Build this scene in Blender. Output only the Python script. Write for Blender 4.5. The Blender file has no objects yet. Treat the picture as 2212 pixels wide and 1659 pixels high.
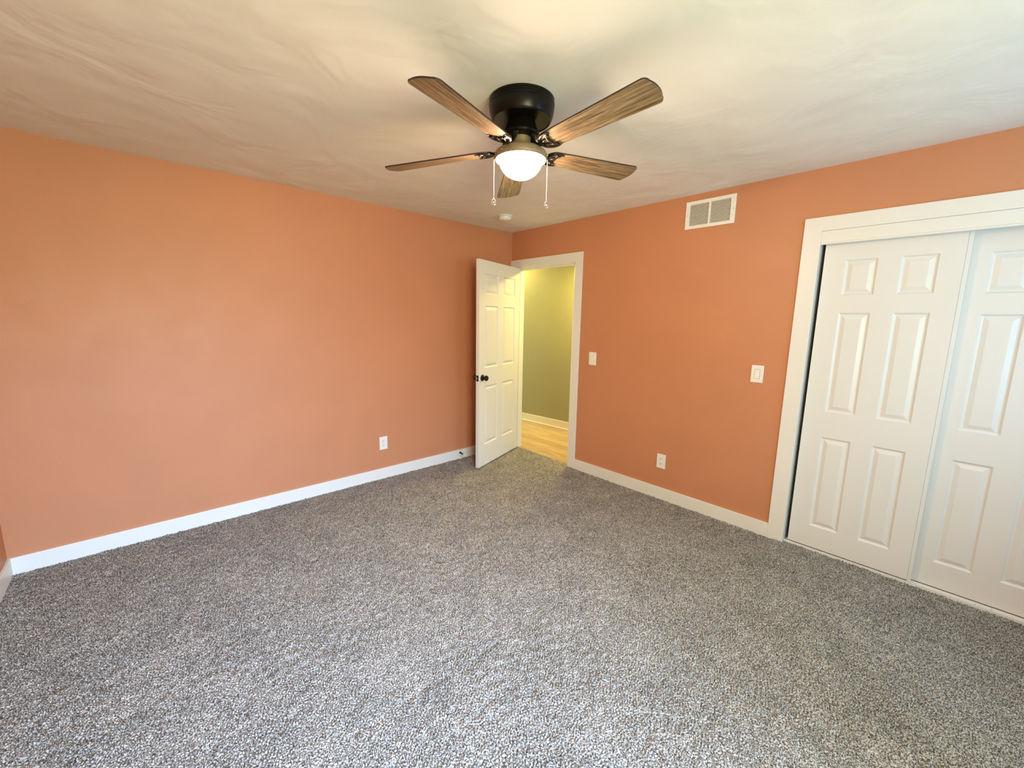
import bpy, bmesh, math, random
import numpy as np
from mathutils import Vector, Matrix

random.seed(4)
SC = bpy.context.scene
COL = SC.collection

# ------------------------------------------------------------------ camera
RIGHT = Vector((0.67494359, 0.73767169, 0.01707727))
UP = Vector((-0.1269596, 0.09330248, 0.98750995))
FWD = Vector((-0.72686478, 0.66868164, -0.15662841))
CAM = Vector((3.5127, -3.1975, 1.4976))
cam_data = bpy.data.cameras.new('camera')
cam = bpy.data.objects.new('camera', cam_data)
COL.objects.link(cam)
cam.matrix_world = Matrix(((RIGHT.x, UP.x, -FWD.x, CAM.x), (RIGHT.y, UP.y, -FWD.y, CAM.y),
                           (RIGHT.z, UP.z, -FWD.z, CAM.z), (0, 0, 0, 1)))
cam_data.sensor_fit = 'HORIZONTAL'
cam_data.sensor_width = 36
cam_data.lens = 886.063 * 36 / 2212
cam_data.clip_start = 0.01
SC.camera = cam

# ------------------------------------------------------------------ exposure, sky, large lights
SC.view_settings.view_transform = 'Standard'
SC.view_settings.look = 'None'
SC.view_settings.gamma = 1
SC.view_settings.use_curve_mapping = False
SC.view_settings.exposure = 0.0

world = bpy.data.worlds.new('sky')
SC.world = world
world.use_nodes = True
world.node_tree.nodes['Background'].inputs['Color'].default_value = (0.62, 0.78, 1.0, 1)
world.node_tree.nodes['Background'].inputs['Strength'].default_value = 0.05


def area_light(name, loc, direction, sx, sy, power, colour, shape='RECTANGLE', spread=180):
    d = bpy.data.lights.new(name, 'AREA')
    d.shape = shape
    d.size = sx
    if shape in ('RECTANGLE', 'ELLIPSE'):
        d.size_y = sy
    d.energy = power
    d.color = colour
    d.spread = math.radians(spread)
    o = bpy.data.objects.new(name, d)
    COL.objects.link(o)
    o.location = loc
    o.rotation_euler = Vector(direction).to_track_quat('-Z', 'Y').to_euler()
    return o


WINS = ((-3.55, -2.45), (-1.60, -0.50))      # two windows in the right wall: y0, y1
WIN_Z0, WIN_Z1 = 0.80, 2.10


def daylight(name, y0, y1, sky, ground):
    """light through a window: blue sky from above, sunlit lawn from below"""
    c = (4.775, (y0 + y1) / 2, (WIN_Z0 + WIN_Z1) / 2)
    for kind, col, dz, spread in (('sky', sky, -0.7, 78), ('lawn', ground, 0.32, 180)):
        m = max(col)
        area_light('%s_%s' % (name, kind), c, (-1, 0, dz), 1.22, 1.02, 150 * m, tuple(x / m for x in col), 'RECTANGLE', spread)


daylight('near_window', *WINS[0], (0.165, 0.285, 0.50), (0.565, 0.62, 0.37))
daylight('far_window', *WINS[1], (0.01, 0.02, 0.03), (0.06, 0.128, 0.19))
# two warm lamps hanging in the hall beyond the doorway


def point_light(name, loc, radius, power, colour):
    d = bpy.data.lights.new(name, 'POINT')
    d.shadow_soft_size = radius
    d.energy = power
    d.color = colour
    o = bpy.data.objects.new(name, d)
    COL.objects.link(o)
    o.location = loc
    return o


HALL = (1.0, 0.765, 0.19)
area_light('hall_lamp', (0.54, 0.68, 2.25), (0, 0, -1), 0.28, 0.28, 38, HALL, 'DISK')
point_light('hall_lamp_far', (-1.25, 0.55, 2.20), 0.10, 34, HALL)
area_light('hall_daylight', (-2.75, 0.60, 1.1), (1, 0.12, 0), 0.7, 1.6, 40, (1.0, 0.95, 0.72))
LAMP_STRENGTH = 162.0
LAMP_COLOUR = (1.38, 0.95, 0.62, 1)

# ------------------------------------------------------------------ room numbers (metres)
H = 2.44            # ceiling height
XR = 4.75           # right wall
YF = -3.85          # front wall, behind the camera
WT = 0.115          # wall thickness
BT = 0.014          # trim thickness


# ------------------------------------------------------------------ material helpers
class Nodes:
    def __init__(self, name):
        self.m = bpy.data.materials.new(name)
        self.m.use_nodes = True
        self.t = self.m.node_tree
        self.b = self.t.nodes['Principled BSDF']

    def n(self, kind, **kw):
        o = self.t.nodes.new(kind)
        for k, v in kw.items():
            if k in o.inputs:
                o.inputs[k].default_value = v
            else:
                setattr(o, k, v)
        return o

    def l(self, a, b):
        self.t.links.new(a, b)

    def coords(self, scale=(1, 1, 1), rot=(0, 0, 0), space='Object'):
        tc = self.n('ShaderNodeTexCoord')
        mp = self.n('ShaderNodeMapping')
        mp.inputs['Scale'].default_value = scale
        mp.inputs['Rotation'].default_value = rot
        self.l(tc.outputs[space], mp.inputs['Vector'])
        return mp.outputs['Vector']

    def noise(self, vec, scale, detail=2.0, rough=0.5, dist=0.0):
        o = self.n('ShaderNodeTexNoise')
        o.inputs['Scale'].default_value = scale
        o.inputs['Detail'].default_value = detail
        o.inputs['Roughness'].default_value = rough
        o.inputs['Distortion'].default_value = dist
        if vec is not None:
            self.l(vec, o.inputs['Vector'])
        return o.outputs['Fac']

    def ramp(self, fac, stops):
        o = self.n('ShaderNodeValToRGB')
        e = o.color_ramp.elements
        e[0].position, e[0].color = stops[0][0], (*stops[0][1], 1)
        e[1].position, e[1].color = stops[-1][0], (*stops[-1][1], 1)
        for p, c in stops[1:-1]:
            x = e.new(p)
            x.color = (*c, 1)
        self.l(fac, o.inputs['Fac'])
        return o.outputs['Color']

    def math(self, op, a, b):
        o = self.n('ShaderNodeMath')
        o.operation = op
        for i, v in enumerate((a, b)):
            if isinstance(v, (int, float)):
                o.inputs[i].default_value = v
            else:
                self.l(v, o.inputs[i])
        return o.outputs[0]

    def bump(self, height, strength, distance, prev=None):
        o = self.n('ShaderNodeBump')
        o.inputs['Strength'].default_value = strength
        o.inputs['Distance'].default_value = distance
        self.l(height, o.inputs['Height'])
        if prev is not None:
            self.l(prev, o.inputs['Normal'])
        return o.outputs['Normal']

    def setp(self, **kw):
        for k, v in kw.items():
            k = k.replace('_', ' ')
            if isinstance(v, tuple) and len(v) == 3:
                v = (*v, 1)
            if hasattr(v, 'is_output'):
                self.l(v, self.b.inputs[k])
            else:
                self.b.inputs[k].default_value = v
        return self


def wall_paint(name, base, rough=0.48, spec=0.5):
    k = Nodes(name)
    v = k.coords()
    mott = k.noise(v, 1.3, 4, 0.6, 0.4)
    fine = k.noise(v, 190, 2, 0.6)
    lum = k.noise(v, 5.5, 4, 0.6, 0.6)
    c0 = tuple(x * 0.955 for x in base)
    c1 = tuple(min(1, x * 1.045) for x in base)
    k.setp(Base_Color=k.ramp(mott, [(0.3, c0), (0.7, c1)]))
    rr = k.n('ShaderNodeMapRange')
    rr.inputs['From Min'].default_value = 0.3
    rr.inputs['From Max'].default_value = 0.7
    rr.inputs['To Min'].default_value = rough - 0.03
    rr.inputs['To Max'].default_value = rough + 0.04
    k.l(lum, rr.inputs['Value'])
    k.setp(Roughness=rr.outputs[0])
    b1 = k.bump(lum, 0.10, 0.010)
    b2 = k.bump(fine, 0.28, 0.002, b1)
    k.setp(Normal=b2)
    k.b.inputs['Specular IOR Level'].default_value = spec
    return k.m


def trim_paint(name, base=(0.80, 0.79, 0.765), rough=0.38):
    k = Nodes(name)
    v = k.coords()
    a = k.noise(v, 3.0, 3, 0.5)
    k.setp(Base_Color=k.ramp(a, [(0.3, tuple(x * 0.98 for x in base)), (0.7, base)]), Roughness=rough)
    k.setp(Normal=k.bump(k.noise(v, 160, 2, 0.6), 0.08, 0.001))
    return k.m


def simple(name, base, rough=0.4, metallic=0.0, spec=0.5, bump=None):
    k = Nodes(name)
    v = k.coords()
    a = k.noise(v, 40, 2, 0.5)
    k.setp(Base_Color=k.ramp(a, [(0.3, tuple(x * 0.94 for x in base)), (0.7, base)]), Roughness=rough, Metallic=metallic)
    k.b.inputs['Specular IOR Level'].default_value = spec
    if bump:
        k.setp(Normal=k.bump(k.noise(v, bump, 2, 0.5), 0.15, 0.001))
    return k.m


M = {}
M['terracotta'] = wall_paint('terracotta_paint', (0.555, 0.237, 0.121))
M['olive'] = wall_paint('olive_paint', (0.325, 0.335, 0.225), 0.5)
M['trim'] = trim_paint('white_trim_paint')
M['door'] = trim_paint('white_door_paint', (0.765, 0.765, 0.755), 0.36)
M['plastic'] = simple('white_plastic', (0.86, 0.85, 0.82), 0.3)
M['slot'] = simple('dark_slot', (0.03, 0.03, 0.03), 0.6)
M['black_metal'] = simple('matte_black_metal', (0.012, 0.011, 0.010), 0.32, 0.3)
M['bronze'] = simple('dark_bronze', (0.005, 0.0040, 0.0032), 0.28, 0.0, 0.20)
M['fitter'] = simple('light_kit_glow_bronze', (0.265, 0.190, 0.115), 0.45, 0.15)  # lamp glow on the dark bronze is put into this paler colour
M['chrome'] = simple('polished_steel', (0.75, 0.74, 0.72), 0.2, 1.0)
M['chain'] = simple('antique_brass_chain', (0.34, 0.29, 0.22), 0.35, 0.6)
M['spring'] = simple('bronze_spring', (0.06, 0.03, 0.018), 0.4, 0.7)
M['closet'] = simple('shaded_closet_drywall', (0.10, 0.09, 0.08), 0.9)  # shade of the closed closet is put into this dark wall colour
M['grey_metal'] = simple('vent_enamel', (0.88, 0.87, 0.84), 0.35)
M['duct'] = simple('duct_interior', (0.30, 0.27, 0.22), 0.8)
M['exterior'] = simple('exterior_siding', (0.5, 0.5, 0.5), 0.9)


def mat_ceiling():
    k = Nodes('ceiling_swirl_plaster')
    v = k.coords()
    # hand-brushed overlapping fans: warped cells, plus soft roll
    warp = k.n('ShaderNodeTexNoise')
    warp.inputs['Scale'].default_value = 2.2
    warp.inputs['Detail'].default_value = 2
    k.l(v, warp.inputs['Vector'])
    mix = k.n('ShaderNodeVectorMath', operation='MULTIPLY_ADD')
    k.l(warp.outputs['Color'], mix.inputs[0])
    mix.inputs[1].default_value = (0.35, 0.35, 0.0)
    k.l(v, mix.inputs[2])
    vo = k.n('ShaderNodeTexVoronoi')
    vo.inputs['Scale'].default_value = 4.2
    vo.inputs['Randomness'].default_value = 0.9
    vo.feature = 'SMOOTH_F1'
    vo.inputs['Smoothness'].default_value = 0.55
    k.l(mix.outputs[0], vo.inputs['Vector'])
    soft = k.noise(v, 2.4, 3, 0.55, 0.8)
    h = k.math('ADD', k.math('MULTIPLY', vo.outputs['Distance'], 0.55), soft)
    b1 = k.bump(h, 0.50, 0.024)
    b2 = k.bump(k.noise(v, 60, 3, 0.6), 0.12, 0.004, b1)
    k.setp(Base_Color=k.ramp(soft, [(0.3, (0.80, 0.775, 0.71)), (0.7, (0.85, 0.825, 0.76))]), Roughness=0.7, Normal=b2)
    return k.m


M['ceiling'] = mat_ceiling()


def mat_carpet():
    k = Nodes('greige_frieze_carpet')
    v = k.coords()
    fleck = k.noise(v, 210, 2, 0.6)
    wide = k.noise(v, 6.5, 3, 0.6, 0.8)
    tone = k.ramp(fleck, [(0.39, (0.058, 0.053, 0.050)), (0.5, (0.285, 0.262, 0.234)), (0.605, (0.60, 0.560, 0.508))])
    wear = k.ramp(wide, [(0.34, (0.80, 0.80, 0.80)), (0.62, (1.0, 1.0, 1.0))])
    mx = k.n('ShaderNodeMix', data_type='RGBA', blend_type='MULTIPLY')
    mx.inputs['Factor'].default_value = 1.0
    k.l(tone, mx.inputs['A'])
    k.l(wear, mx.inputs['B'])
    k.setp(Base_Color=mx.outputs['Result'], Roughness=0.95)
    k.b.inputs['Specular IOR Level'].default_value = 0.1
    k.setp(Normal=k.bump(k.noise(v, 420, 2, 0.6), 0.5, 0.003))
    return k.m


M['carpet'] = mat_carpet()


def mat_laminate():
    k = Nodes('pale_oak_laminate')
    v = k.coords(scale=(1.0, 1.0, 1.0))
    br = k.n('ShaderNodeTexBrick')
    br.inputs['Scale'].default_value = 1.0
    br.inputs['Brick Width'].default_value = 1.2
    br.inputs['Row Height'].default_value = 0.13
    br.inputs['Mortar Size'].default_value = 0.0012
    br.inputs['Color1'].default_value = (0.52, 0.38, 0.24, 1)
    br.inputs['Color2'].default_value = (0.66, 0.52, 0.35, 1)
    br.inputs['Mortar'].default_value = (0.25, 0.17, 0.10, 1)
    k.l(v, br.inputs['Vector'])
    g = k.noise(k.coords(scale=(2.2, 28, 1)), 1.6, 5, 0.65, 0.8)
    gr = k.ramp(g, [(0.35, (0.72, 0.66, 0.58)), (0.6, (1, 1, 1))])
    mx = k.n('ShaderNodeMix', data_type='RGBA', blend_type='MULTIPLY')
    mx.inputs['Factor'].default_value = 1.0
    k.l(br.outputs['Color'], mx.inputs['A'])
    k.l(gr, mx.inputs['B'])
    k.setp(Base_Color=mx.outputs['Result'], Roughness=0.38)
    return k.m


M['laminate'] = mat_laminate()


def mat_blade():
    k = Nodes('weathered_oak_blade')
    v = k.coords(scale=(3.0, 60.0, 60.0))
    g1 = k.noise(v, 1.1, 6, 0.7, 1.2)
    g2 = k.noise(k.coords(scale=(10.0, 190.0, 190.0)), 1.0, 3, 0.6, 0.3)
    g = k.math('ADD', k.math('MULTIPLY', g1, 0.62), k.math('MULTIPLY', g2, 0.38))
    c = k.ramp(g, [(0.36, (0.040, 0.026, 0.013)), (0.46, (0.15, 0.102, 0.053)), (0.56, (0.31, 0.222, 0.125)), (0.68, (0.46, 0.345, 0.21))])
    k.setp(Base_Color=c, Roughness=0.45, Normal=k.bump(g, 0.25, 0.001))
    return k.m


M['blade'] = mat_blade()
M['blade_edge'] = simple('blade_dark_edge', (0.018, 0.010, 0.006), 0.5)


def mat_glow():
    k = Nodes('lit_opal_glass')
    k.setp(Base_Color=(0.9, 0.88, 0.8), Roughness=0.25, Emission_Color=LAMP_COLOUR, Emission_Strength=LAMP_STRENGTH)
    return k.m


M['glow'] = mat_glow()


def mat_pane():
    k = Nodes('window_glass')
    tr = k.n('ShaderNodeBsdfTransparent')
    gl = k.n('ShaderNodeBsdfGlossy')
    gl.inputs['Roughness'].default_value = 0.02
    mx = k.n('ShaderNodeMixShader')
    mx.inputs[0].default_value = 0.06
    k.l(tr.outputs[0], mx.inputs[1])
    k.l(gl.outputs[0], mx.inputs[2])
    k.l(mx.outputs[0], k.t.nodes['Material Output'].inputs['Surface'])
    return k.m


M['pane'] = mat_pane()


# ------------------------------------------------------------------ mesh helpers
def add_box(bm, x0, x1, y0, y1, z0, z1, mat=None):
    vs = [bm.verts.new(p) for p in ((x0, y0, z0), (x1, y0, z0), (x1, y1, z0), (x0, y1, z0),
                                    (x0, y0, z1), (x1, y0, z1), (x1, y1, z1), (x0, y1, z1))]
    fs = []
    for f in ((0, 3, 2, 1), (4, 5, 6, 7), (0, 1, 5, 4), (1, 2, 6, 5), (2, 3, 7, 6), (3, 0, 4, 7)):
        fs.append(bm.faces.new([vs[i] for i in f]))
    return vs, fs


def bevel(bm, w, seg=2):
    bmesh.ops.recalc_face_normals(bm, faces=bm.faces[:])
    bmesh.ops.dissolve_limit(bm, angle_limit=0.02, verts=bm.verts[:], edges=bm.edges[:])
    sharp = [e for e in bm.edges if len(e.link_faces) == 2 and e.calc_face_angle(0) > 0.3]
    bmesh.ops.bevel(bm, geom=sharp, offset=w, segments=seg, affect='EDGES', profile=0.5)


def obj(name, bm, mat, parent=None, smooth=False, recalc=True):
    if recalc:
        bmesh.ops.recalc_face_normals(bm, faces=bm.faces[:])
    me = bpy.data.meshes.new(name)
    bm.to_mesh(me)
    bm.free()
    for m in (mat if isinstance(mat, (list, tuple)) else [mat]):
        me.materials.append(m)
    if smooth:
        for p in me.polygons:
            p.use_smooth = True
        try:
            me.set_sharp_from_angle(angle=math.radians(38))
        except Exception:
            pass
    o = bpy.data.objects.new(name, me)
    COL.objects.link(o)
    if parent is not None:
        o.parent = parent
    return o


def tag(o, label=None, cat=None, group=None, kind=None):
    for k, v in (('label', label), ('category', cat), ('group', group), ('kind', kind)):
        if v:
            o[k] = v
    return o


def empty(name, loc, rot=(0, 0, 0)):
    o = bpy.data.objects.new(name, None)
    COL.objects.link(o)
    o.location = loc
    o.rotation_euler = rot
    o.empty_display_size = 0.05
    return o


def lathe(bm, prof, n=48, cx=0, cy=0, close_top=False, close_bottom=False):
    rings = []
    for r, z in prof:
        if r < 1e-5:
            rings.append([bm.verts.new((cx, cy, z))])
        else:
            rings.append([bm.verts.new((cx + r * math.cos(2 * math.pi * i / n), cy + r * math.sin(2 * math.pi * i / n), z)) for i in range(n)])
    for a, b in zip(rings, rings[1:]):
        for i in range(n):
            j = (i + 1) % n
            if len(a) == 1 and len(b) == 1:
                continue
            if len(a) == 1:
                bm.faces.new((a[0], b[i], b[j]))
            elif len(b) == 1:
                bm.faces.new((a[i], a[j], b[0]))
            else:
                bm.faces.new((a[i], a[j], b[j], b[i]))
    if close_top and len(rings[0]) > 1:
        bm.faces.new(rings[0])
    if close_bottom and len(rings[-1]) > 1:
        bm.faces.new(rings[-1])


def tube(bm, pts, r, n=8, flat=1.0, up=Vector((0, 0, 1)), closed=False, taper=None):
    """sweep an ellipse (r wide, r*flat thick along up) along a polyline"""
    pts = [Vector(p) for p in pts]
    rings = []
    m = len(pts)
    for i, p in enumerate(pts):
        if closed:
            d = pts[(i + 1) % m] - pts[i - 1]
        else:
            d = pts[min(i + 1, m - 1)] - pts[max(i - 1, 0)]
        d.normalize()
        s = d.cross(up)
        if s.length < 1e-4:
            s = d.cross(Vector((1, 0, 0)))
        s.normalize()
        u = s.cross(d).normalized()
        k = taper[i] if taper else 1.0
        rings.append([bm.verts.new(p + s * (r * k * math.cos(2 * math.pi * j / n)) + u * (r * k * flat * math.sin(2 * math.pi * j / n))) for j in range(n)])
    pairs = list(zip(rings, rings[1:]))
    if closed:
        pairs.append((rings[-1], rings[0]))
    for a, b in pairs:
        for j in range(n):
            q = (j + 1) % n
            bm.faces.new((a[j], a[q], b[q], b[j]))
    if not closed:
        bm.faces.new(rings[0])
        bm.faces.new(rings[-1][::-1])


def slab_with_holes(u0, u1, v0, v1, holes, to3, d0, d1):
    """solid sheet in (u,v) between depths d0,d1 with rectangular holes; to3(u,v,d)->xyz"""
    us = sorted({u0, u1, *[h[0] for h in holes], *[h[1] for h in holes]})
    vs = sorted({v0, v1, *[h[2] for h in holes], *[h[3] for h in holes]})
    us = [u for u in us if u0 <= u <= u1]
    vs = [v for v in vs if v0 <= v <= v1]
    nu, nv = len(us) - 1, len(vs) - 1

    def solid(i, j):
        if not (0 <= i < nu and 0 <= j < nv):
            return False
        cu, cv = (us[i] + us[i + 1]) / 2, (vs[j] + vs[j + 1]) / 2
        return not any(h[0] < cu < h[1] and h[2] < cv < h[3] for h in holes)
    bm = bmesh.new()
    cache = {}

    def V(u, v, d):
        k = (round(u, 6), round(v, 6), round(d, 6))
        if k not in cache:
            cache[k] = bm.verts.new(to3(u, v, d))
        return cache[k]
    for i in range(nu):
        for j in range(nv):
            if not solid(i, j):
                continue
            a, b, c, e = us[i], us[i + 1], vs[j], vs[j + 1]
            for d in (d0, d1):
                bm.faces.new((V(a, c, d), V(b, c, d), V(b, e, d), V(a, e, d)))
            for di, dj, p, q in ((-1, 0, (a, c), (a, e)), (1, 0, (b, c), (b, e)), (0, -1, (a, c), (b, c)), (0, 1, (a, e), (b, e))):
                if not solid(i + di, j + dj):
                    bm.faces.new((V(*p, d0), V(*q, d0), V(*q, d1), V(*p, d1)))
    return bm


# ------------------------------------------------------------------ setting
DO = (0.079, 0.924, -0.03, 2.053)        # door rough opening  x0,x1,z0,z1
CO = (2.840, 4.080, -0.03, 2.070)        # closet opening
wall_back = obj('wall_back', slab_with_holes(-WT, XR + WT, -0.10, H, [DO, CO], lambda u, v, d: (u, d, v), 0.0, WT), M['terracotta'])
tag(wall_back, 'terracotta painted wall with the open doorway and the white closet doors', kind='structure')
wall_left = obj('wall_left', slab_with_holes(YF - WT, 0.0, -0.10, H, [], lambda u, v, d: (d, u, v), 0.0, -WT), M['terracotta'])
tag(wall_left, 'long terracotta painted wall on the left with a sheen from the fan lamp', kind='structure')
wall_front = obj('wall_front', slab_with_holes(0.0, XR, -0.10, H, [], lambda u, v, d: (u, d, v), YF, YF - WT), M['terracotta'])
tag(wall_front, 'terracotta wall meeting the left wall at the near corner', kind='structure')
wall_right = obj('wall_right', slab_with_holes(YF - WT, 0.0, -0.10, H, [(a, b, WIN_Z0, WIN_Z1) for a, b in WINS], lambda u, v, d: (d, u, v), XR, XR + WT), M['terracotta'])
tag(wall_right, 'terracotta window wall', kind='structure')
bm = bmesh.new()
add_box(bm, -WT, XR + WT, YF - WT, WT, H, H + 0.1)
ceiling = obj('ceiling', bm, M['ceiling'])
tag(ceiling, 'off-white ceiling with brushed swirl texture', kind='structure')


def unproj(u, v, z=0.0):
    d = FWD + RIGHT * ((u - 1106) / 886.063) - UP * ((v - 829.5) / 886.063)
    t = (z - CAM.z) / d.z
    return CAM + d * t


def make_carpet():
    """the carpeted floor: a fine height field of yarn tufts"""
    x0, x1, y0, y1 = 0.0, XR, YF, 0.048
    step = 0.0031
    nx, ny = int((x1 - x0) / step) + 1, int((y1 - y0) / step) + 1
    rng = np.random.default_rng(7)

    def ring(f0, bw, seed):
        w = np.random.default_rng(seed).standard_normal((ny, nx))
        F = np.fft.rfft2(w)
        fy = np.fft.fftfreq(ny, step)[:, None]
        fx = np.fft.rfftfreq(nx, step)[None, :]
        f = np.hypot(fx, fy)
        r = np.fft.irfft2(F * np.exp(-((f - f0) / bw) ** 2), s=(ny, nx))
        return r / r.std()
    h = 0.0042 * np.tanh(1.25 * ring(88.0, 30.0, 1) - 0.35) + 0.0010 * ring(140, 40, 2) + 0.0014 * ring(16, 10, 3)
    xs = np.linspace(x0, x1, nx)
    ys = np.linspace(y0, y1, ny)
    X, Y = np.meshgrid(xs, ys)
    low = ring(1.6, 1.2, 5)
    h = h * (1 + 0.16 * np.clip(low, -1.5, 1.5))
    # vacuum-track creases in the pile
    for a, b, dep, wid in (((1106, 1370), (742, 1602), 0.0045, 0.010), ((884, 1166), (560, 1232), 0.0035, 0.009),
                           ((884, 1166), (1010, 1300), 0.0035, 0.009), ((1106, 1370), (1215, 1300), 0.003, 0.010)):
        p, q = unproj(*a), unproj(*b)
        d = np.array([q.x - p.x, q.y - p.y])
        L = np.hypot(*d)
        d /= L
        t = (X - p.x) * d[0] + (Y - p.y) * d[1]
        n = -(X - p.x) * d[1] + (Y - p.y) * d[0] + 0.006 * np.sin(t * 17)
        m = np.exp(-(n / wid) ** 2) * ((t > 0) & (t < L))
        h -= 0.7 * dep * m
    h -= 0.002
    co = np.empty((ny * nx, 3), np.float32)
    jit = rng.uniform(-0.0007, 0.0007, (2, ny, nx))
    inner = np.zeros((ny, nx))
    inner[1:-1, 1:-1] = 1
    co[:, 0] = (X + jit[0] * inner).ravel()
    co[:, 1] = (Y + jit[1] * inner).ravel()
    co[:, 2] = h.ravel()
    idx = np.arange(ny * nx).reshape(ny, nx)
    quads = np.stack([idx[:-1, :-1], idx[:-1, 1:], idx[1:, 1:], idx[1:, :-1]], -1).reshape(-1, 4)
    me = bpy.data.meshes.new('floor')
    nf = len(quads)
    me.vertices.add(ny * nx)
    me.vertices.foreach_set('co', co.ravel())
    me.loops.add(nf * 4)
    me.loops.foreach_set('vertex_index', quads.ravel().astype(np.int32))
    me.polygons.add(nf)
    me.polygons.foreach_set('loop_start', np.arange(0, nf * 4, 4, dtype=np.int32))
    me.polygons.foreach_set('use_smooth', np.ones(nf, bool))
    me.update(calc_edges=True)
    me.materials.append(M['carpet'])
    o = bpy.data.objects.new('floor', me)
    COL.objects.link(o)
    return tag(o, 'grey-beige plush carpeted bedroom floor', kind='structure')


make_carpet()

# hall beyond the doorway
bm = bmesh.new()
add_box(bm, -3.0, 2.9, 0.049, 1.4, -0.06, -0.006)
tag(obj('floor_hall', bm, M['laminate']), 'pale oak plank floor of the hall beyond the doorway', kind='structure')
HA, HB = Vector((-0.81, 1.010, 0)), Vector((0.007, 1.085, 0))
hd = (HB - HA).normalized()
hn = Vector((-hd.y, hd.x, 0))


def hall_prism(bm, s0, s1, n0, n1, z0, z1):
    vs, _ = add_box(bm, s0, s1, n0, n1, z0, z1)
    for v in vs:
        p = HA + hd * v.co.x + hn * v.co.y
        v.co = (p.x, p.y, v.co.z)


bm = bmesh.new()
hall_prism(bm, -2.3, 3.8, 0.012, 0.12, -0.08, H)
tag(obj('wall_hall', bm, M['olive']), 'olive green hall wall seen through the doorway', kind='structure')
bm = bmesh.new()
hall_prism(bm, -2.3, 3.8, 0.0, 0.012, -0.006, 0.107)
bevel(bm, 0.002, 1)
tag(obj('baseboard_hall', bm, M['trim']), 'white baseboard along the olive hall wall', kind='structure')
bm = bmesh.new()
hall_prism(bm, -2.3, 3.8, -0.014, 0.0, -0.006, 0.012)
bevel(bm, 0.004, 2)
tag(obj('trim_4', bm, M['trim']), 'white shoe moulding at the foot of the hall baseboard', kind='structure')
bm = bmesh.new()
add_box(bm, -3.0, 2.9, WT, 1.5, H, H + 0.1)
tag(obj('ceiling_hall', bm, M['ceiling']), 'hall ceiling', kind='structure')
for nm, x in (('wall_hall_west', -2.9), ('wall_hall_east', 2.72)):
    bm = bmesh.new()
    add_box(bm, x, x + 0.1, WT, 1.5, -0.08, H)
    tag(obj(nm, bm, M['olive']), 'end wall of the hall', kind='structure')
bm = bmesh.new()
add_box(bm, -3.0, -WT, WT - 0.02, WT, -0.08, H)
tag(obj('wall_hall_near', bm, M['olive']), 'near wall of the hall', kind='structure')

# closet behind the sliding doors
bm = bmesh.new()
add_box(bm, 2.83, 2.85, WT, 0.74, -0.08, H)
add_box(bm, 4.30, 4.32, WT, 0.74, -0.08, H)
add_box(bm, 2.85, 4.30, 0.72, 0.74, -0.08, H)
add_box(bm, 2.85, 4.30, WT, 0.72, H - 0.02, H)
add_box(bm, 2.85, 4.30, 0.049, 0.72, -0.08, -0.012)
tag(obj('wall_closet', bm, M['closet']), 'inside of the closet, its shade painted dark', kind='structure')


def board(bm, x0, x1, y0, y1, z0, z1, w=0.0022):
    b = bmesh.new()
    add_box(b, x0, x1, y0, y1, z0, z1)
    bevel(b, w, 2)
    tmp = bpy.data.meshes.new('tmp')
    b.to_mesh(tmp)
    b.free()
    bm.from_mesh(tmp)
    bpy.data.meshes.remove(tmp)


# baseboards
BB = 0.100
bm = bmesh.new()
board(bm, 0.0, BT, YF, 0.0, -0.008, BB)
tag(obj('baseboard_left', bm, M['trim']), 'white baseboard along the long left wall', kind='structure')
bm = bmesh.new()
board(bm, 1.0035, 2.751, -BT, 0.0, -0.008, BB)
tag(obj('baseboard_back', bm, M['trim']), 'white baseboard between the doorway and the closet', kind='structure')
bm = bmesh.new()
board(bm, 4.169, XR, -BT, 0.0, -0.008, BB)
tag(obj('baseboard_back_end', bm, M['trim']), 'white baseboard right of the closet', kind='structure')
bm = bmesh.new()
board(bm, BT, XR, YF, YF + BT, -0.008, BB)
tag(obj('baseboard_front', bm, M['trim']), 'white baseboard at the near left corner', kind='structure')
bm = bmesh.new()
board(bm, XR - BT, XR, YF + BT, -BT, -0.008, BB)
tag(obj('baseboard_right', bm, M['trim']), 'white baseboard under the window', kind='structure')

# door casing and jamb
DT = 2.1364
bm = slab_with_holes(0.001, 1.0033, -0.006, DT, [(0.085, 0.918, -0.006, 2.052)], lambda u, v, d: (u, d, v), -BT, 0.0)
bevel(bm, 0.0018, 2)
door_casing = tag(obj('trim_1', bm, M['trim']), 'flat white casing round the open doorway', kind='structure')
bm = bmesh.new()
add_box(bm, DO[0], 0.091, 0.0, WT + 0.001, -0.03, 2.041)
vs = [bm.verts.new((x, y, z)) for z in (-0.03, 2.041) for x, y in ((0.924, -0.011), (0.9175, -0.011), (0.8965, 0.006), (0.8965, WT + 0.001), (0.924, WT + 0.001))]
bm.faces.new(vs[:5])
bm.faces.new(vs[5:][::-1])
for i in range(5):
    j = (i + 1) % 5
    bm.faces.new((vs[i], vs[j], vs[j + 5], vs[i + 5]))
add_box(bm, DO[0], DO[1], 0.0, WT + 0.001, 2.041, DO[3])
add_box(bm, 0.091, 0.102, 0.040, 0.075, -0.006, 2.030)
add_box(bm, 0.886, 0.8965, 0.040, 0.075, -0.006, 2.030)
add_box(bm, 0.091, 0.8965, 0.040, 0.075, 2.030, 2.041)
obj('jamb', bm, M['trim'], door_casing)
for z in (0.20, 1.02, 1.84):
    bm = bmesh.new()
    lathe(bm, [(0.0, z + 0.046), (0.006, z + 0.045), (0.006, z - 0.045), (0.0, z - 0.046)], 12, 0.0915, -0.0075)
    obj('hinge', bm, M['black_metal'], door_casing, smooth=True)

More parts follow.
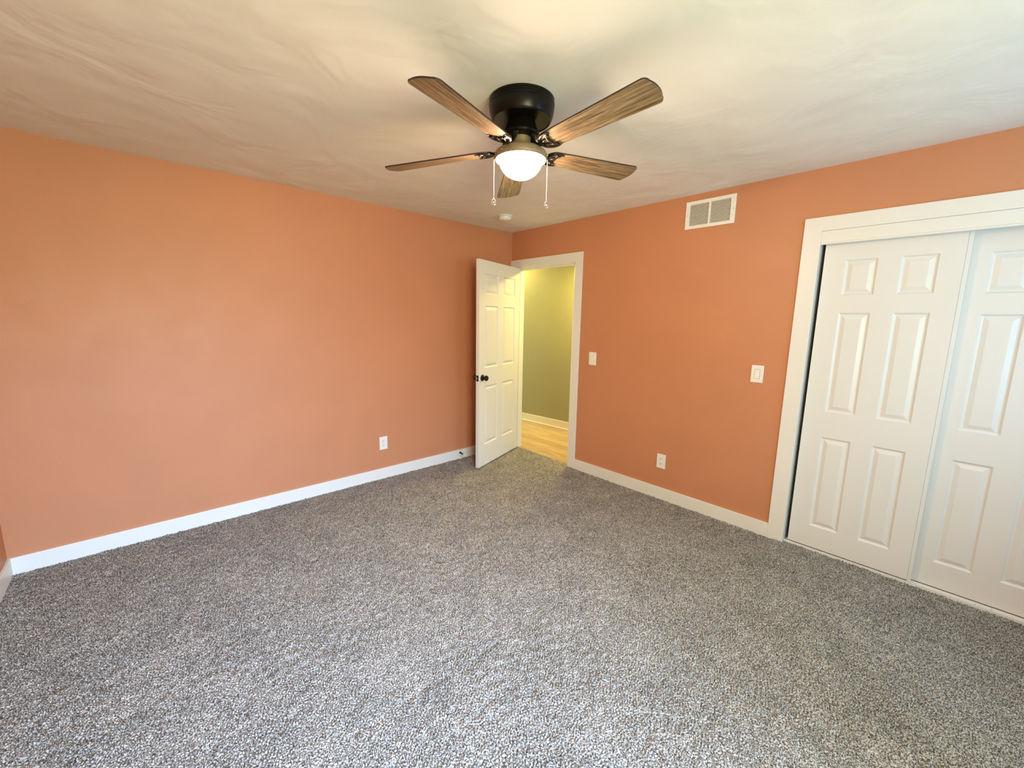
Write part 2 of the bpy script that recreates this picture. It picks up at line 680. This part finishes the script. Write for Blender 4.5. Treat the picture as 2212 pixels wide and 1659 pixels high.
# closet casing, head track fascia
CT = 2.148
bm = slab_with_holes(2.751, 4.169, -0.006, CT, [(2.846, 4.074, -0.006, 2.064)], lambda u, v, d: (u, d, v), -BT, 0.0)
bevel(bm, 0.0018, 2)
closet_casing = tag(obj('trim_2', bm, M['trim']), 'wide flat white casing round the sliding closet doors', kind='structure')
bm = bmesh.new()
add_box(bm, CO[0], 2.846, 0.0, WT, -0.03, 2.064)
add_box(bm, 4.074, CO[1], 0.0, WT, -0.03, 2.064)
add_box(bm, CO[0], CO[1], 0.0, WT, 2.064, CO[3])
obj('jamb', bm, M['trim'], closet_casing)
bm = bmesh.new()
board(bm, 2.846, 4.074, -0.008, 0.010, 1.992, 2.0635, 0.002)
board(bm, 2.846, 4.074, -0.013, 0.006, 1.982, 1.994, 0.003)
obj('track_fascia', bm, M['trim'], closet_casing)
bm = bmesh.new()
lathe(bm, [(0.0, 0.0012), (0.005, 0.001), (0.006, 0.0)], 16)
o = obj('nail_filler', bm, M['plastic'], closet_casing, smooth=True)
o.location = (2.768, -BT, 2.131)
o.rotation_euler = (math.radians(90), 0, 0)
bm = bmesh.new()
board(bm, 2.848, 4.072, 0.020, 0.0235, -0.006, 0.014, 0.0012)
board(bm, 2.848, 4.072, 0.0235, 0.110, -0.006, 0.001, 0.0012)
board(bm, 2.848, 4.072, 0.0640, 0.0670, 0.0, 0.009, 0.001)
tag(obj('trim_3', bm, M['trim']), 'white floor track of the sliding closet doors', kind='structure')


# ------------------------------------------------------------------ panel doors
def panel_door(w, h, t, panels, prof, sgn=1):
    """slab x 0..w, y 0 (front) .. t (back), z 0..h with moulded panels pressed into the faces"""
    bm = bmesh.new()
    us = sorted({0, w, *[p[0] for p in panels], *[p[1] for p in panels]})
    vs = sorted({0, h, *[p[2] for p in panels], *[p[3] for p in panels]})
    for side in (0, 1):
        def P(u, v, d):
            return bm.verts.new((u, sgn * (d if side == 0 else t - d), v))
        for i in range(len(us) - 1):
            for j in range(len(vs) - 1):
                a, b, c, e = us[i], us[i + 1], vs[j], vs[j + 1]
                pan = [p for p in panels if p[0] <= a and b <= p[1] and p[2] <= c and e <= p[3]]
                if not pan:
                    bm.faces.new((P(a, c, 0), P(b, c, 0), P(b, e, 0), P(a, e, 0)))
        for p in panels:
            loops = []
            for ins, d in prof:
                loops.append([P(p[0] + ins, p[2] + ins, d), P(p[1] - ins, p[2] + ins, d), P(p[1] - ins, p[3] - ins, d), P(p[0] + ins, p[3] - ins, d)])
            for A, B in zip(loops, loops[1:]):
                for k in range(4):
                    q = (k + 1) % 4
                    bm.faces.new((A[k], A[q], B[q], B[k]))
            bm.faces.new(loops[-1])
    for (p, q) in (((0, 0), (w, 0)), ((w, 0), (w, h)), ((w, h), (0, h)), ((0, h), (0, 0))):
        bm.faces.new([bm.verts.new(v) for v in ((p[0], 0, p[1]), (q[0], 0, q[1]), (q[0], sgn * t, q[1]), (p[0], sgn * t, p[1]))])
    bmesh.ops.remove_doubles(bm, verts=bm.verts[:], dist=0.00005)
    return bm


PROF = [(0.0, 0.0), (0.008, 0.0085), (0.014, 0.0092), (0.037, 0.0012), (0.040, 0.0010)]

# entry door leaf, standing open into the room
LW, LT, LZ = 0.8156, 0.035, 0.012
hinge = Vector((0.135, 0.0))
tip = Vector((0.401, -0.771))
e = (tip - hinge).normalized()
ang = math.atan2(e.y, e.x)
pan = []
for s0, s1 in ((0.458, 0.712), (0.104, 0.356)):
    for z0, z1 in ((0.231, 0.832), (1.015, 1.618), (1.728, 1.922)):
        pan.append((LW - s1, LW - s0, z0 - LZ, z1 - LZ))
# local frame: x from hinge to latch edge, y = 0 is the face turned to the doorway, slab behind it
door = obj('door_1', panel_door(LW, 2.033, LT, pan, PROF, -1), M['door'])
tag(door, 'white six-panel bedroom door standing open in front of the left wall', kind='structure')
door.location = (hinge.x, hinge.y, LZ)
door.rotation_euler = (0, 0, ang)
KZ, KX = 0.921 - LZ, LW - 0.060
for sg, y0 in ((1, 0.0), (-1, -LT)):
    bm = bmesh.new()
    lathe(bm, [(0.0, 0.0), (0.0325, 0.0), (0.0325, 0.003), (0.030, 0.007), (0.021, 0.010), (0.013, 0.012), (0.012, 0.024),
               (0.015, 0.030), (0.024, 0.036), (0.0275, 0.044), (0.0275, 0.050), (0.024, 0.058), (0.013, 0.0635), (0.0, 0.0645)], 32)
    k = obj('door_knob', bm, M['black_metal'], door, smooth=True)
    k.location = (KX, y0, KZ)
    k.rotation_euler = (math.radians(-90 if sg > 0 else 90), 0, 0)
bm = bmesh.new()
add_box(bm, LW, LW + 0.0015, -LT / 2 - 0.0125, -LT / 2 + 0.0125, KZ - 0.029, KZ + 0.029)
lp = obj('latch_plate', bm, M['black_metal'], door)
bm = bmesh.new()
add_box(bm, LW + 0.0015, LW + 0.010, -LT / 2 - 0.006, -LT / 2 + 0.006, KZ - 0.009, KZ + 0.009)
bevel(bm, 0.002, 2)
tag(obj('latch_bolt', bm, M['chrome'], lp), 'steel latch bolt')

# sliding closet doors: the left one runs in the front track, the right one behind it
CW, CT0, CZ = 0.615, 0.034, 0.018
cpan = []
for s0, s1 in ((0.108, 0.258), (0.358, 0.508)):
    for z0, z1 in ((0.166, 0.777), (0.945, 1.570), (1.675, 1.885)):
        cpan.append((s0, s1, z0 - CZ, z1 - CZ))
CPROF = [(0.0, 0.0), (0.009, 0.0072), (0.015, 0.0080), (0.036, 0.0012), (0.039, 0.0010)]
dl = obj('door_2', panel_door(CW - 0.013, 1.985, CT0, cpan, CPROF), M['door'])
dl.location = (2.868, 0.029, CZ)
tag(dl, 'white six-panel sliding closet door next to the black gap', kind='structure')
dr = obj('door_3', panel_door(CW, 1.985, CT0, cpan, CPROF), M['door'])
dr.location = (3.452, 0.072, CZ - 0.006)
tag(dr, 'white six-panel sliding closet door cut by the right edge of the photo', kind='structure')
bm = bmesh.new()
board(bm, 0.602, 0.620, 0.004, CT0, -0.010, 1.985, 0.0025)
obj('edge_trim', bm, M['door'], dl)

# ------------------------------------------------------------------ windows in the right wall (behind the camera's right shoulder)
for i, (wy0, wy1) in enumerate(WINS):
    bm = bmesh.new()
    board(bm, XR - BT, XR, wy0 - 0.085, wy0, WIN_Z0 - 0.09, WIN_Z1)
    board(bm, XR - BT, XR, wy1, wy1 + 0.085, WIN_Z0 - 0.09, WIN_Z1)
    board(bm, XR - BT, XR, wy0 - 0.085, wy1 + 0.085, WIN_Z1, WIN_Z1 + 0.085)
    board(bm, XR - 0.035, XR, wy0 - 0.1, wy1 + 0.1 - 0.02 * i, WIN_Z0 - 0.022, WIN_Z0)
    wf = tag(obj('window_%d' % (i + 1), bm, M['trim']), 'white cased window', kind='structure')
    bm = bmesh.new()
    for y0, y1 in ((wy0, wy0 + 0.04), (wy1 - 0.04, wy1)):
        board(bm, XR + 0.07, XR + 0.10, y0, y1, WIN_Z0, WIN_Z1)
    zm = (WIN_Z0 + WIN_Z1) / 2
    for z0, z1 in ((WIN_Z0, WIN_Z0 + 0.04), (WIN_Z1 - 0.04, WIN_Z1), (zm - 0.02, zm + 0.02)):
        board(bm, XR + 0.07, XR + 0.10, wy0, wy1, z0, z1)
    obj('sash', bm, M['trim'], wf)
    bm = bmesh.new()
    add_box(bm, XR + 0.083, XR + 0.087, wy0 + 0.04, wy1 - 0.04, WIN_Z0 + 0.04, WIN_Z1 - 0.04)
    obj('pane', bm, M['pane'], wf)

# ------------------------------------------------------------------ ceiling fan
FX, FY = 2.08, -1.85
fan = empty('ceiling_fan', (FX, FY, H))
tag(fan, 'five-bladed flush-mount ceiling fan with weathered wood blades and a lit dome lamp', 'ceiling fan')


def Z(z):
    return z - H


bm = bmesh.new()
lathe(bm, [(r, Z(z)) for r, z in ((0.0, 2.4395), (0.141, 2.4395), (0.1425, 2.438), (0.1425, 2.430), (0.1405, 2.4285), (0.1430, 2.427),
      (0.1430, 2.421), (0.1410, 2.4195), (0.1435, 2.418), (0.1435, 2.411), (0.1415, 2.409), (0.1425, 2.405), (0.1420, 2.396),
      (0.1395, 2.382), (0.1345, 2.366), (0.1305, 2.357), (0.1270, 2.3535), (0.1235, 2.354), (0.121, 2.3565), (0.0, 2.3565))], 72)
obj('motor_housing', bm, M['bronze'], fan, smooth=True)
bm = bmesh.new()
lathe(bm, [(r, Z(z)) for r, z in ((0.0, 2.357), (0.058, 2.357), (0.065, 2.342), (0.070, 2.324), (0.078, 2.311), (0.081, 2.304), (0.077, 2.297), (0.056, 2.290), (0.0, 2.288))], 48)
obj('rotor_hub', bm, M['bronze'], fan, smooth=True)
bm = bmesh.new()
lathe(bm, [(r, Z(z)) for r, z in ((0.0, 2.289), (0.043, 2.289), (0.0415, 2.274), (0.0435, 2.263), (0.050, 2.2555), (0.064, 2.249), (0.082, 2.2435), (0.099, 2.237),
      (0.111, 2.229), (0.117, 2.219), (0.119, 2.210), (0.119, 2.205), (0.1175, 2.200), (0.1135, 2.1965), (0.1085, 2.1965), (0.0975, 2.199), (0.0, 2.2005))], 64)
fit = obj('light_fitter', bm, M['fitter'], fan, smooth=True)
for a in (0.6, 2.7, 4.79):
    bm = bmesh.new()
    lathe(bm, [(0.0, 0.006), (0.003, 0.0055), (0.0045, 0.003), (0.0045, 0.0)], 12)
    s = obj('thumb_screw', bm, M['chain'], fit, smooth=True)
    s.location = (0.118 * math.cos(a), 0.118 * math.sin(a), Z(2.211))
    s.rotation_euler = (0, math.radians(90), a)
bm = bmesh.new()
dome = [(0.0, 2.1985), (0.0960, 2.1985)]
for i in range(1, 15):
    t = i / 14 * math.pi / 2
    dome.append((0.0960 * math.cos(t) ** 0.97 if i < 14 else 0.0, 2.198 - 0.080 * math.sin(t)))
lathe(bm, [(r, Z(z)) for r, z in dome], 64)
tag(obj('glass_shade', bm, M['glow'], fan, smooth=True), 'glowing white glass dome')

# pull chains with teardrop pendants
rt = Vector((0.675, 0.738, 0)).normalized()
for sg, zb in ((-1, 2.038), (1, 2.030)):
    p = rt * (0.1195 * sg)
    bm = bmesh.new()
    prof = []
    z = 2.205
    while z > zb:
        prof += [(0.0007, z), (0.0016, z - 0.0011), (0.0016, z - 0.0020), (0.0007, z - 0.0031)]
        z -= 0.0034
    lathe(bm, [(0.0, Z(2.2055))] + [(r, Z(q)) for r, q in prof] + [(0.0, Z(prof[-1][1] - 0.0005))], 8, p.x, p.y)
    ch = obj('pull_chain', bm, M['chain'], fan, smooth=True)
    bm = bmesh.new()
    ring = []
    for i in range(28):
        t = 2 * math.pi * i / 28
        w = math.sin(t) * 0.0105 * math.sin(t / 2) ** 0.7
        ring.append((p.x + rt.x * w, p.y + rt.y * w, Z(zb - 0.0175 + 0.0145 * math.cos(t))))
    tube(bm, ring, 0.0021, 8, closed=True, up=Vector((-rt.y, rt.x, 0)))
    pd = obj('pendant', bm, M['chrome'], ch, smooth=True)
    bm = bmesh.new()
    lathe(bm, [(0.0, 0.0052), (0.0030, 0.004), (0.0048, 0.001), (0.0050, -0.001), (0.0034, -0.0042), (0.0, -0.0054)], 16)
    c = obj('crystal', bm, M['chrome'], pd, smooth=True)
    c.location = (p.x, p.y, Z(zb - 0.021))


def blade_outline():
    """half outline from the rounded root to the tip, x radial"""
    top = []
    R0, R1, RT = 0.128, 0.620, 0.652
    for i in range(9):                       # rounded root
        t = math.pi / 2 * (i / 8)
        top.append((R0 + 0.046 * (1 - math.cos(t)), 0.049 * math.sin(t)))
    for i in range(1, 12):
        f = i / 11
        top.append((R0 + 0.046 + (R1 - R0 - 0.046) * f, 0.049 + 0.0185 * f ** 0.9))
    for i in range(1, 7):                    # corner
        t = math.pi / 2 * i / 6
        top.append((R1 + 0.022 * math.sin(t), 0.0675 - 0.022 * (1 - math.cos(t))))
    for i in range(1, 6):                    # shallow tip arc
        f = i / 5
        y = (0.0675 - 0.022) * (1 - f)
        top.append((RT - (RT - R1 - 0.022) * (y / 0.0455) ** 2, y))
    pts = top + [(x, -y) for x, y in top[-2:0:-1]]
    return pts


def make_blade():
    bm = bmesh.new()
    pts = blade_outline()
    tk = 0.0028
    a = [bm.verts.new((x, y, tk)) for x, y in pts]
    b = [bm.verts.new((x, y, -tk)) for x, y in pts]
    bm.faces.new(a)
    bm.faces.new(b[::-1])
    n = len(pts)
    for i in range(n):
        j = (i + 1) % n
        f = bm.faces.new((a[i], b[i], b[j], a[j]))
        f.material_index = 1
    bmesh.ops.recalc_face_normals(bm, faces=bm.faces[:])
    return bm


def make_iron():
    """cast blade iron: S-shaped arm, collar and an open crescent with prongs under the blade root"""
    bm = bmesh.new()
    arm = []
    for i in range(15):
        t = math.pi / 2 * i / 14
        arm.append((0.066 + 0.074 * (1 - math.cos(t)), 0, 0.058 - 0.064 * math.sin(t)))
    tube(bm, arm, 0.0125, 10, 0.55, taper=[1.2 - 0.4 * math.sin(math.pi * i / 14) for i in range(15)], up=Vector((0.6, 0, 0.8)))
    zz = -0.0068
    cres = []
    for i in range(25):
        t = math.pi * (i / 24 - 0.5)
        cres.append((0.186 - 0.058 * math.cos(t), 0.0475 * math.sin(t), zz + 0.0005))
    cres = [(0.205, -0.043, zz)] + cres + [(0.205, 0.043, zz)]
    tap = [0.35] + [0.6 + 0.55 * math.sin(math.pi * i / 24) for i in range(25)] + [0.35]
    tube(bm, cres, 0.0072, 8, 0.6, taper=tap)
    for sg in (-1, 1):
        tube(bm, [(0.134, 0.004 * sg, zz), (0.150, 0.013 * sg, zz - 0.001), (0.165, 0.017 * sg, zz), (0.180, 0.012 * sg, zz)], 0.0048, 8, 0.7, taper=[1.1, 1, 0.9, 0.8])
    inner = []
    for i in range(13):
        t = math.pi * (i / 12 - 0.5)
        inner.append((0.190 - 0.020 * math.cos(t), 0.040 * math.sin(t), zz))
    tube(bm, inner, 0.0046, 8, 0.7)
    for x, y in ((0.172, 0.0), (0.186, 0.030), (0.186, -0.030)):
        lathe(bm, [(0.0, zz - 0.0045), (0.0035, zz - 0.004), (0.0055, zz - 0.001), (0.0055, zz + 0.003)], 12, x, y)
    return bm


ZB = 2.236
tips = ((0.8, 2.262), (75.5, 2.249), (143.3, 2.222), (214.6, 2.198), (287.1, 2.233))
blade0 = obj('blade', make_blade(), [M['blade'], M['blade_edge']], fan, recalc=False)
iron0 = obj('blade_iron', make_iron(), M['bronze'], blade0, smooth=True)
for i, (deg, zt) in enumerate(tips):
    if i == 0:
        b = blade0
    else:
        b = blade0.copy()
        COL.objects.link(b)
        b.parent = fan
        k = iron0.copy()
        COL.objects.link(k)
        k.parent = b
    slope = math.atan2(zt - ZB, 0.52)
    b.matrix_basis = (Matrix.Translation((0, 0, Z(ZB) - 0.13 * math.tan(slope))) @ Matrix.Rotation(math.radians(deg), 4, 'Z')
                      @ Matrix.Rotation(-slope, 4, 'Y') @ Matrix.Rotation(math.radians(-11), 4, 'X'))

# ------------------------------------------------------------------ smoke detector
sd = empty('smoke_detector', (0.505, -0.555, H))
tag(sd, 'small round off-white smoke detector on the ceiling near the far corner', 'smoke detector')
bm = bmesh.new()
lathe(bm, [(0.0, 0.0), (0.068, 0.0), (0.068, -0.007), (0.065, -0.010), (0.0, -0.010)], 48)
obj('mounting_base', bm, M['plastic'], sd, smooth=True)
bm = bmesh.new()
lathe(bm, [(0.0, -0.0105), (0.056, -0.0105), (0.056, -0.013), (0.062, -0.014), (0.060, -0.028), (0.054, -0.036), (0.040, -0.040), (0.0, -0.041)], 48)
cv = obj('cover', bm, M['plastic'], sd, smooth=True)
bm = bmesh.new()
lathe(bm, [(0.0, -0.0445), (0.008, -0.044), (0.010, -0.041), (0.010, -0.039)], 20, 0.030, -0.022)
obj('test_button', bm, M['grey_metal'], cv, smooth=True)

# ------------------------------------------------------------------ return-air grille high on the back wall
VX0, VX1, VZ0, VZ1 = 1.969, 2.325, 2.193, 2.391
vent = empty('air_vent', ((VX0 + VX1) / 2, 0, VZ0))
tag(vent, 'white two-section return air grille high on the back wall', 'vent')
vx = (VX0 + VX1) / 2
w2, hh = (VX1 - VX0) / 2, VZ1 - VZ0
open_x = ((-0.147, -0.008), (0.006, 0.145))
oz0, oz1 = 0.023, 0.174
bm = slab_with_holes(-w2, w2, 0, hh, [(a, b, oz0, oz1) for a, b in open_x], lambda u, v, d: (u, d, v), -0.009, -0.0005)
bevel(bm, 0.0012, 1)
obj('frame', bm, M['grey_metal'], vent)
bm = bmesh.new()
add_box(bm, -0.150, 0.148, -0.0012, -0.0002, oz0 - 0.002, oz1 + 0.002)
obj('duct_back', bm, M['duct'], vent)
n = 19
for a, b in open_x:
    for i in range(n):
        z = oz0 + (i + 0.5) * (oz1 - oz0) / n
        bm = bmesh.new()
        vs, _ = add_box(bm, a, b, -0.0070, -0.0014, -0.0006, 0.0006)
        for v in vs:
            v.co.z += z + (v.co.y + 0.0042) * 0.75
        obj('louver', bm, M['grey_metal'], vent)
for x in (-0.165, 0.165):
    bm = bmesh.new()
    lathe(bm, [(0.0, 0.0016), (0.0025, 0.0013), (0.0035, 0.0)], 12)
    s = obj('screw', bm, M['chrome'], vent, smooth=True)
    s.location = (x, -0.009, hh / 2)
    s.rotation_euler = (math.radians(90), 0, 0)


# ------------------------------------------------------------------ outlets and switches (local frame: face looks to -y)
def plate(w, h, t, hole, name='cover_plate'):
    bm = slab_with_holes(-w / 2, w / 2, -h / 2, h / 2, hole, lambda u, v, d: (u, d, v), -t, -0.0002)
    bevel(bm, 0.0016, 2)
    return bm


def screw(parent, x, z, y):
    bm = bmesh.new()
    lathe(bm, [(0.0, 0.0012), (0.0022, 0.001), (0.003, 0.0)], 12)
    s = obj('screw', bm, M['plastic'], parent, smooth=True)
    s.location = (x, y, z)
    s.rotation_euler = (math.radians(90), 0, 0)


def outlet(loc, rz, label):
    o = empty('wall_outlet', loc, (0, 0, rz))
    tag(o, label, 'outlet', 'duplex wall outlets')
    obj('cover_plate', plate(0.0765, 0.1225, 0.0058, [(-0.0168, 0.0168, -0.0341, -0.0049), (-0.0168, 0.0168, 0.0049, 0.0341)]), M['plastic'], o)
    for zc in (0.0195, -0.0195):
        bm = bmesh.new()
        add_box(bm, -0.0164, 0.0164, -0.0072, -0.0004, zc - 0.0142, zc + 0.0142)
        bevel(bm, 0.0022, 2)
        r = obj('receptacle', bm, M['plastic'], o)
        for x, hgt in ((-0.0062, 0.0085), (0.0062, 0.0070)):
            bm = bmesh.new()
            add_box(bm, x - 0.0012, x + 0.0012, -0.0076, -0.0070, zc + 0.0035 - hgt / 2, zc + 0.0035 + hgt / 2)
            obj('slot', bm, M['slot'], r)
        bm = bmesh.new()
        lathe(bm, [(0.0, 0.0006), (0.0026, 0.0006), (0.0026, 0.0)], 14)
        g = obj('ground_hole', bm, M['slot'], r)
        g.location = (0, -0.0070, zc - 0.0070)
        g.rotation_euler = (math.radians(90), 0, 0)
    screw(o, 0, 0, -0.0058)
    return o


outlet((0.0, -1.580, 0.338), math.radians(90), 'white duplex outlet low on the long left wall')
outlet((1.922, 0.0, 0.329), 0, 'white duplex outlet low on the back wall, between the doorway and the closet')

sw = empty('light_switch', (2.5745, 0, 1.1465))
tag(sw, 'white rocker light switch in a wide plate beside the closet casing', 'switch', 'wall switches')
obj('cover_plate', plate(0.0775, 0.121, 0.0060, [(-0.0172, 0.0172, -0.0340, 0.0340)]), M['plastic'], sw)
bm = bmesh.new()
vs, _ = add_box(bm, -0.0158, 0.0158, -0.0085, -0.0004, -0.0328, 0.0328)
for v in vs:
    if v.co.y < -0.004:
        v.co.y += 0.0025 if v.co.z > 0 else -0.0008
bevel(bm, 0.0012, 2)
obj('rocker', bm, M['plastic'], sw)
for z in (0.0485, -0.0485):
    screw(sw, 0, z, -0.0060)

fs = empty('light_switch', (1.1665, 0, 1.138))
tag(fs, 'narrow white light switch with a low bar, right of the doorway casing', 'switch', 'wall switches')
bm = bmesh.new()
add_box(bm, -0.0405, 0.0405, -0.0085, -0.0002, -0.0615, 0.0615)
bevel(bm, 0.0022, 2)
obj('cover_plate', bm, M['plastic'], fs)
bm = bmesh.new()
add_box(bm, -0.0270, 0.0270, -0.0105, -0.0080, -0.0300, 0.0480)
bevel(bm, 0.0012, 2)
obj('paddle', bm, M['plastic'], fs)
bm = bmesh.new()
add_box(bm, -0.0270, 0.0270, -0.0100, -0.0080, -0.0480, -0.0345)
bevel(bm, 0.0010, 2)
obj('dimmer_bar', bm, M['plastic'], fs)

# ------------------------------------------------------------------ spring door stop on the left baseboard
ds = empty('door_stop', (BT, -0.722, 0.066), (0, math.radians(4), 0))
tag(ds, 'bronze spring door stop with white tip on the baseboard by the open door', 'door stop')
bm = bmesh.new()
lathe(bm, [(0.0, 0.0), (0.011, 0.0), (0.011, 0.003), (0.007, 0.008), (0.0, 0.009)], 20)
b = obj('base', bm, M['spring'], ds, smooth=True)
b.rotation_euler = (0, math.radians(90), 0)
bm = bmesh.new()
pts = []
for i in range(15 * 12 + 1):
    t = i / 12
    x = 0.004 + 0.060 * i / (15 * 12)
    r = 0.0062 - 0.0012 * i / (15 * 12)
    pts.append((x, r * math.cos(2 * math.pi * t), r * math.sin(2 * math.pi * t)))
tube(bm, pts, 0.0013, 6, up=Vector((1, 0, 0)))
obj('spring', bm, M['spring'], ds, smooth=True)
bm = bmesh.new()
lathe(bm, [(0.0, 0.062), (0.0065, 0.062), (0.0075, 0.066), (0.0075, 0.074), (0.0055, 0.078), (0.0, 0.079)], 20)
c = obj('rubber_tip', bm, M['plastic'], ds, smooth=True)
c.rotation_euler = (0, math.radians(90), 0)
tag(c, 'white rubber tip')
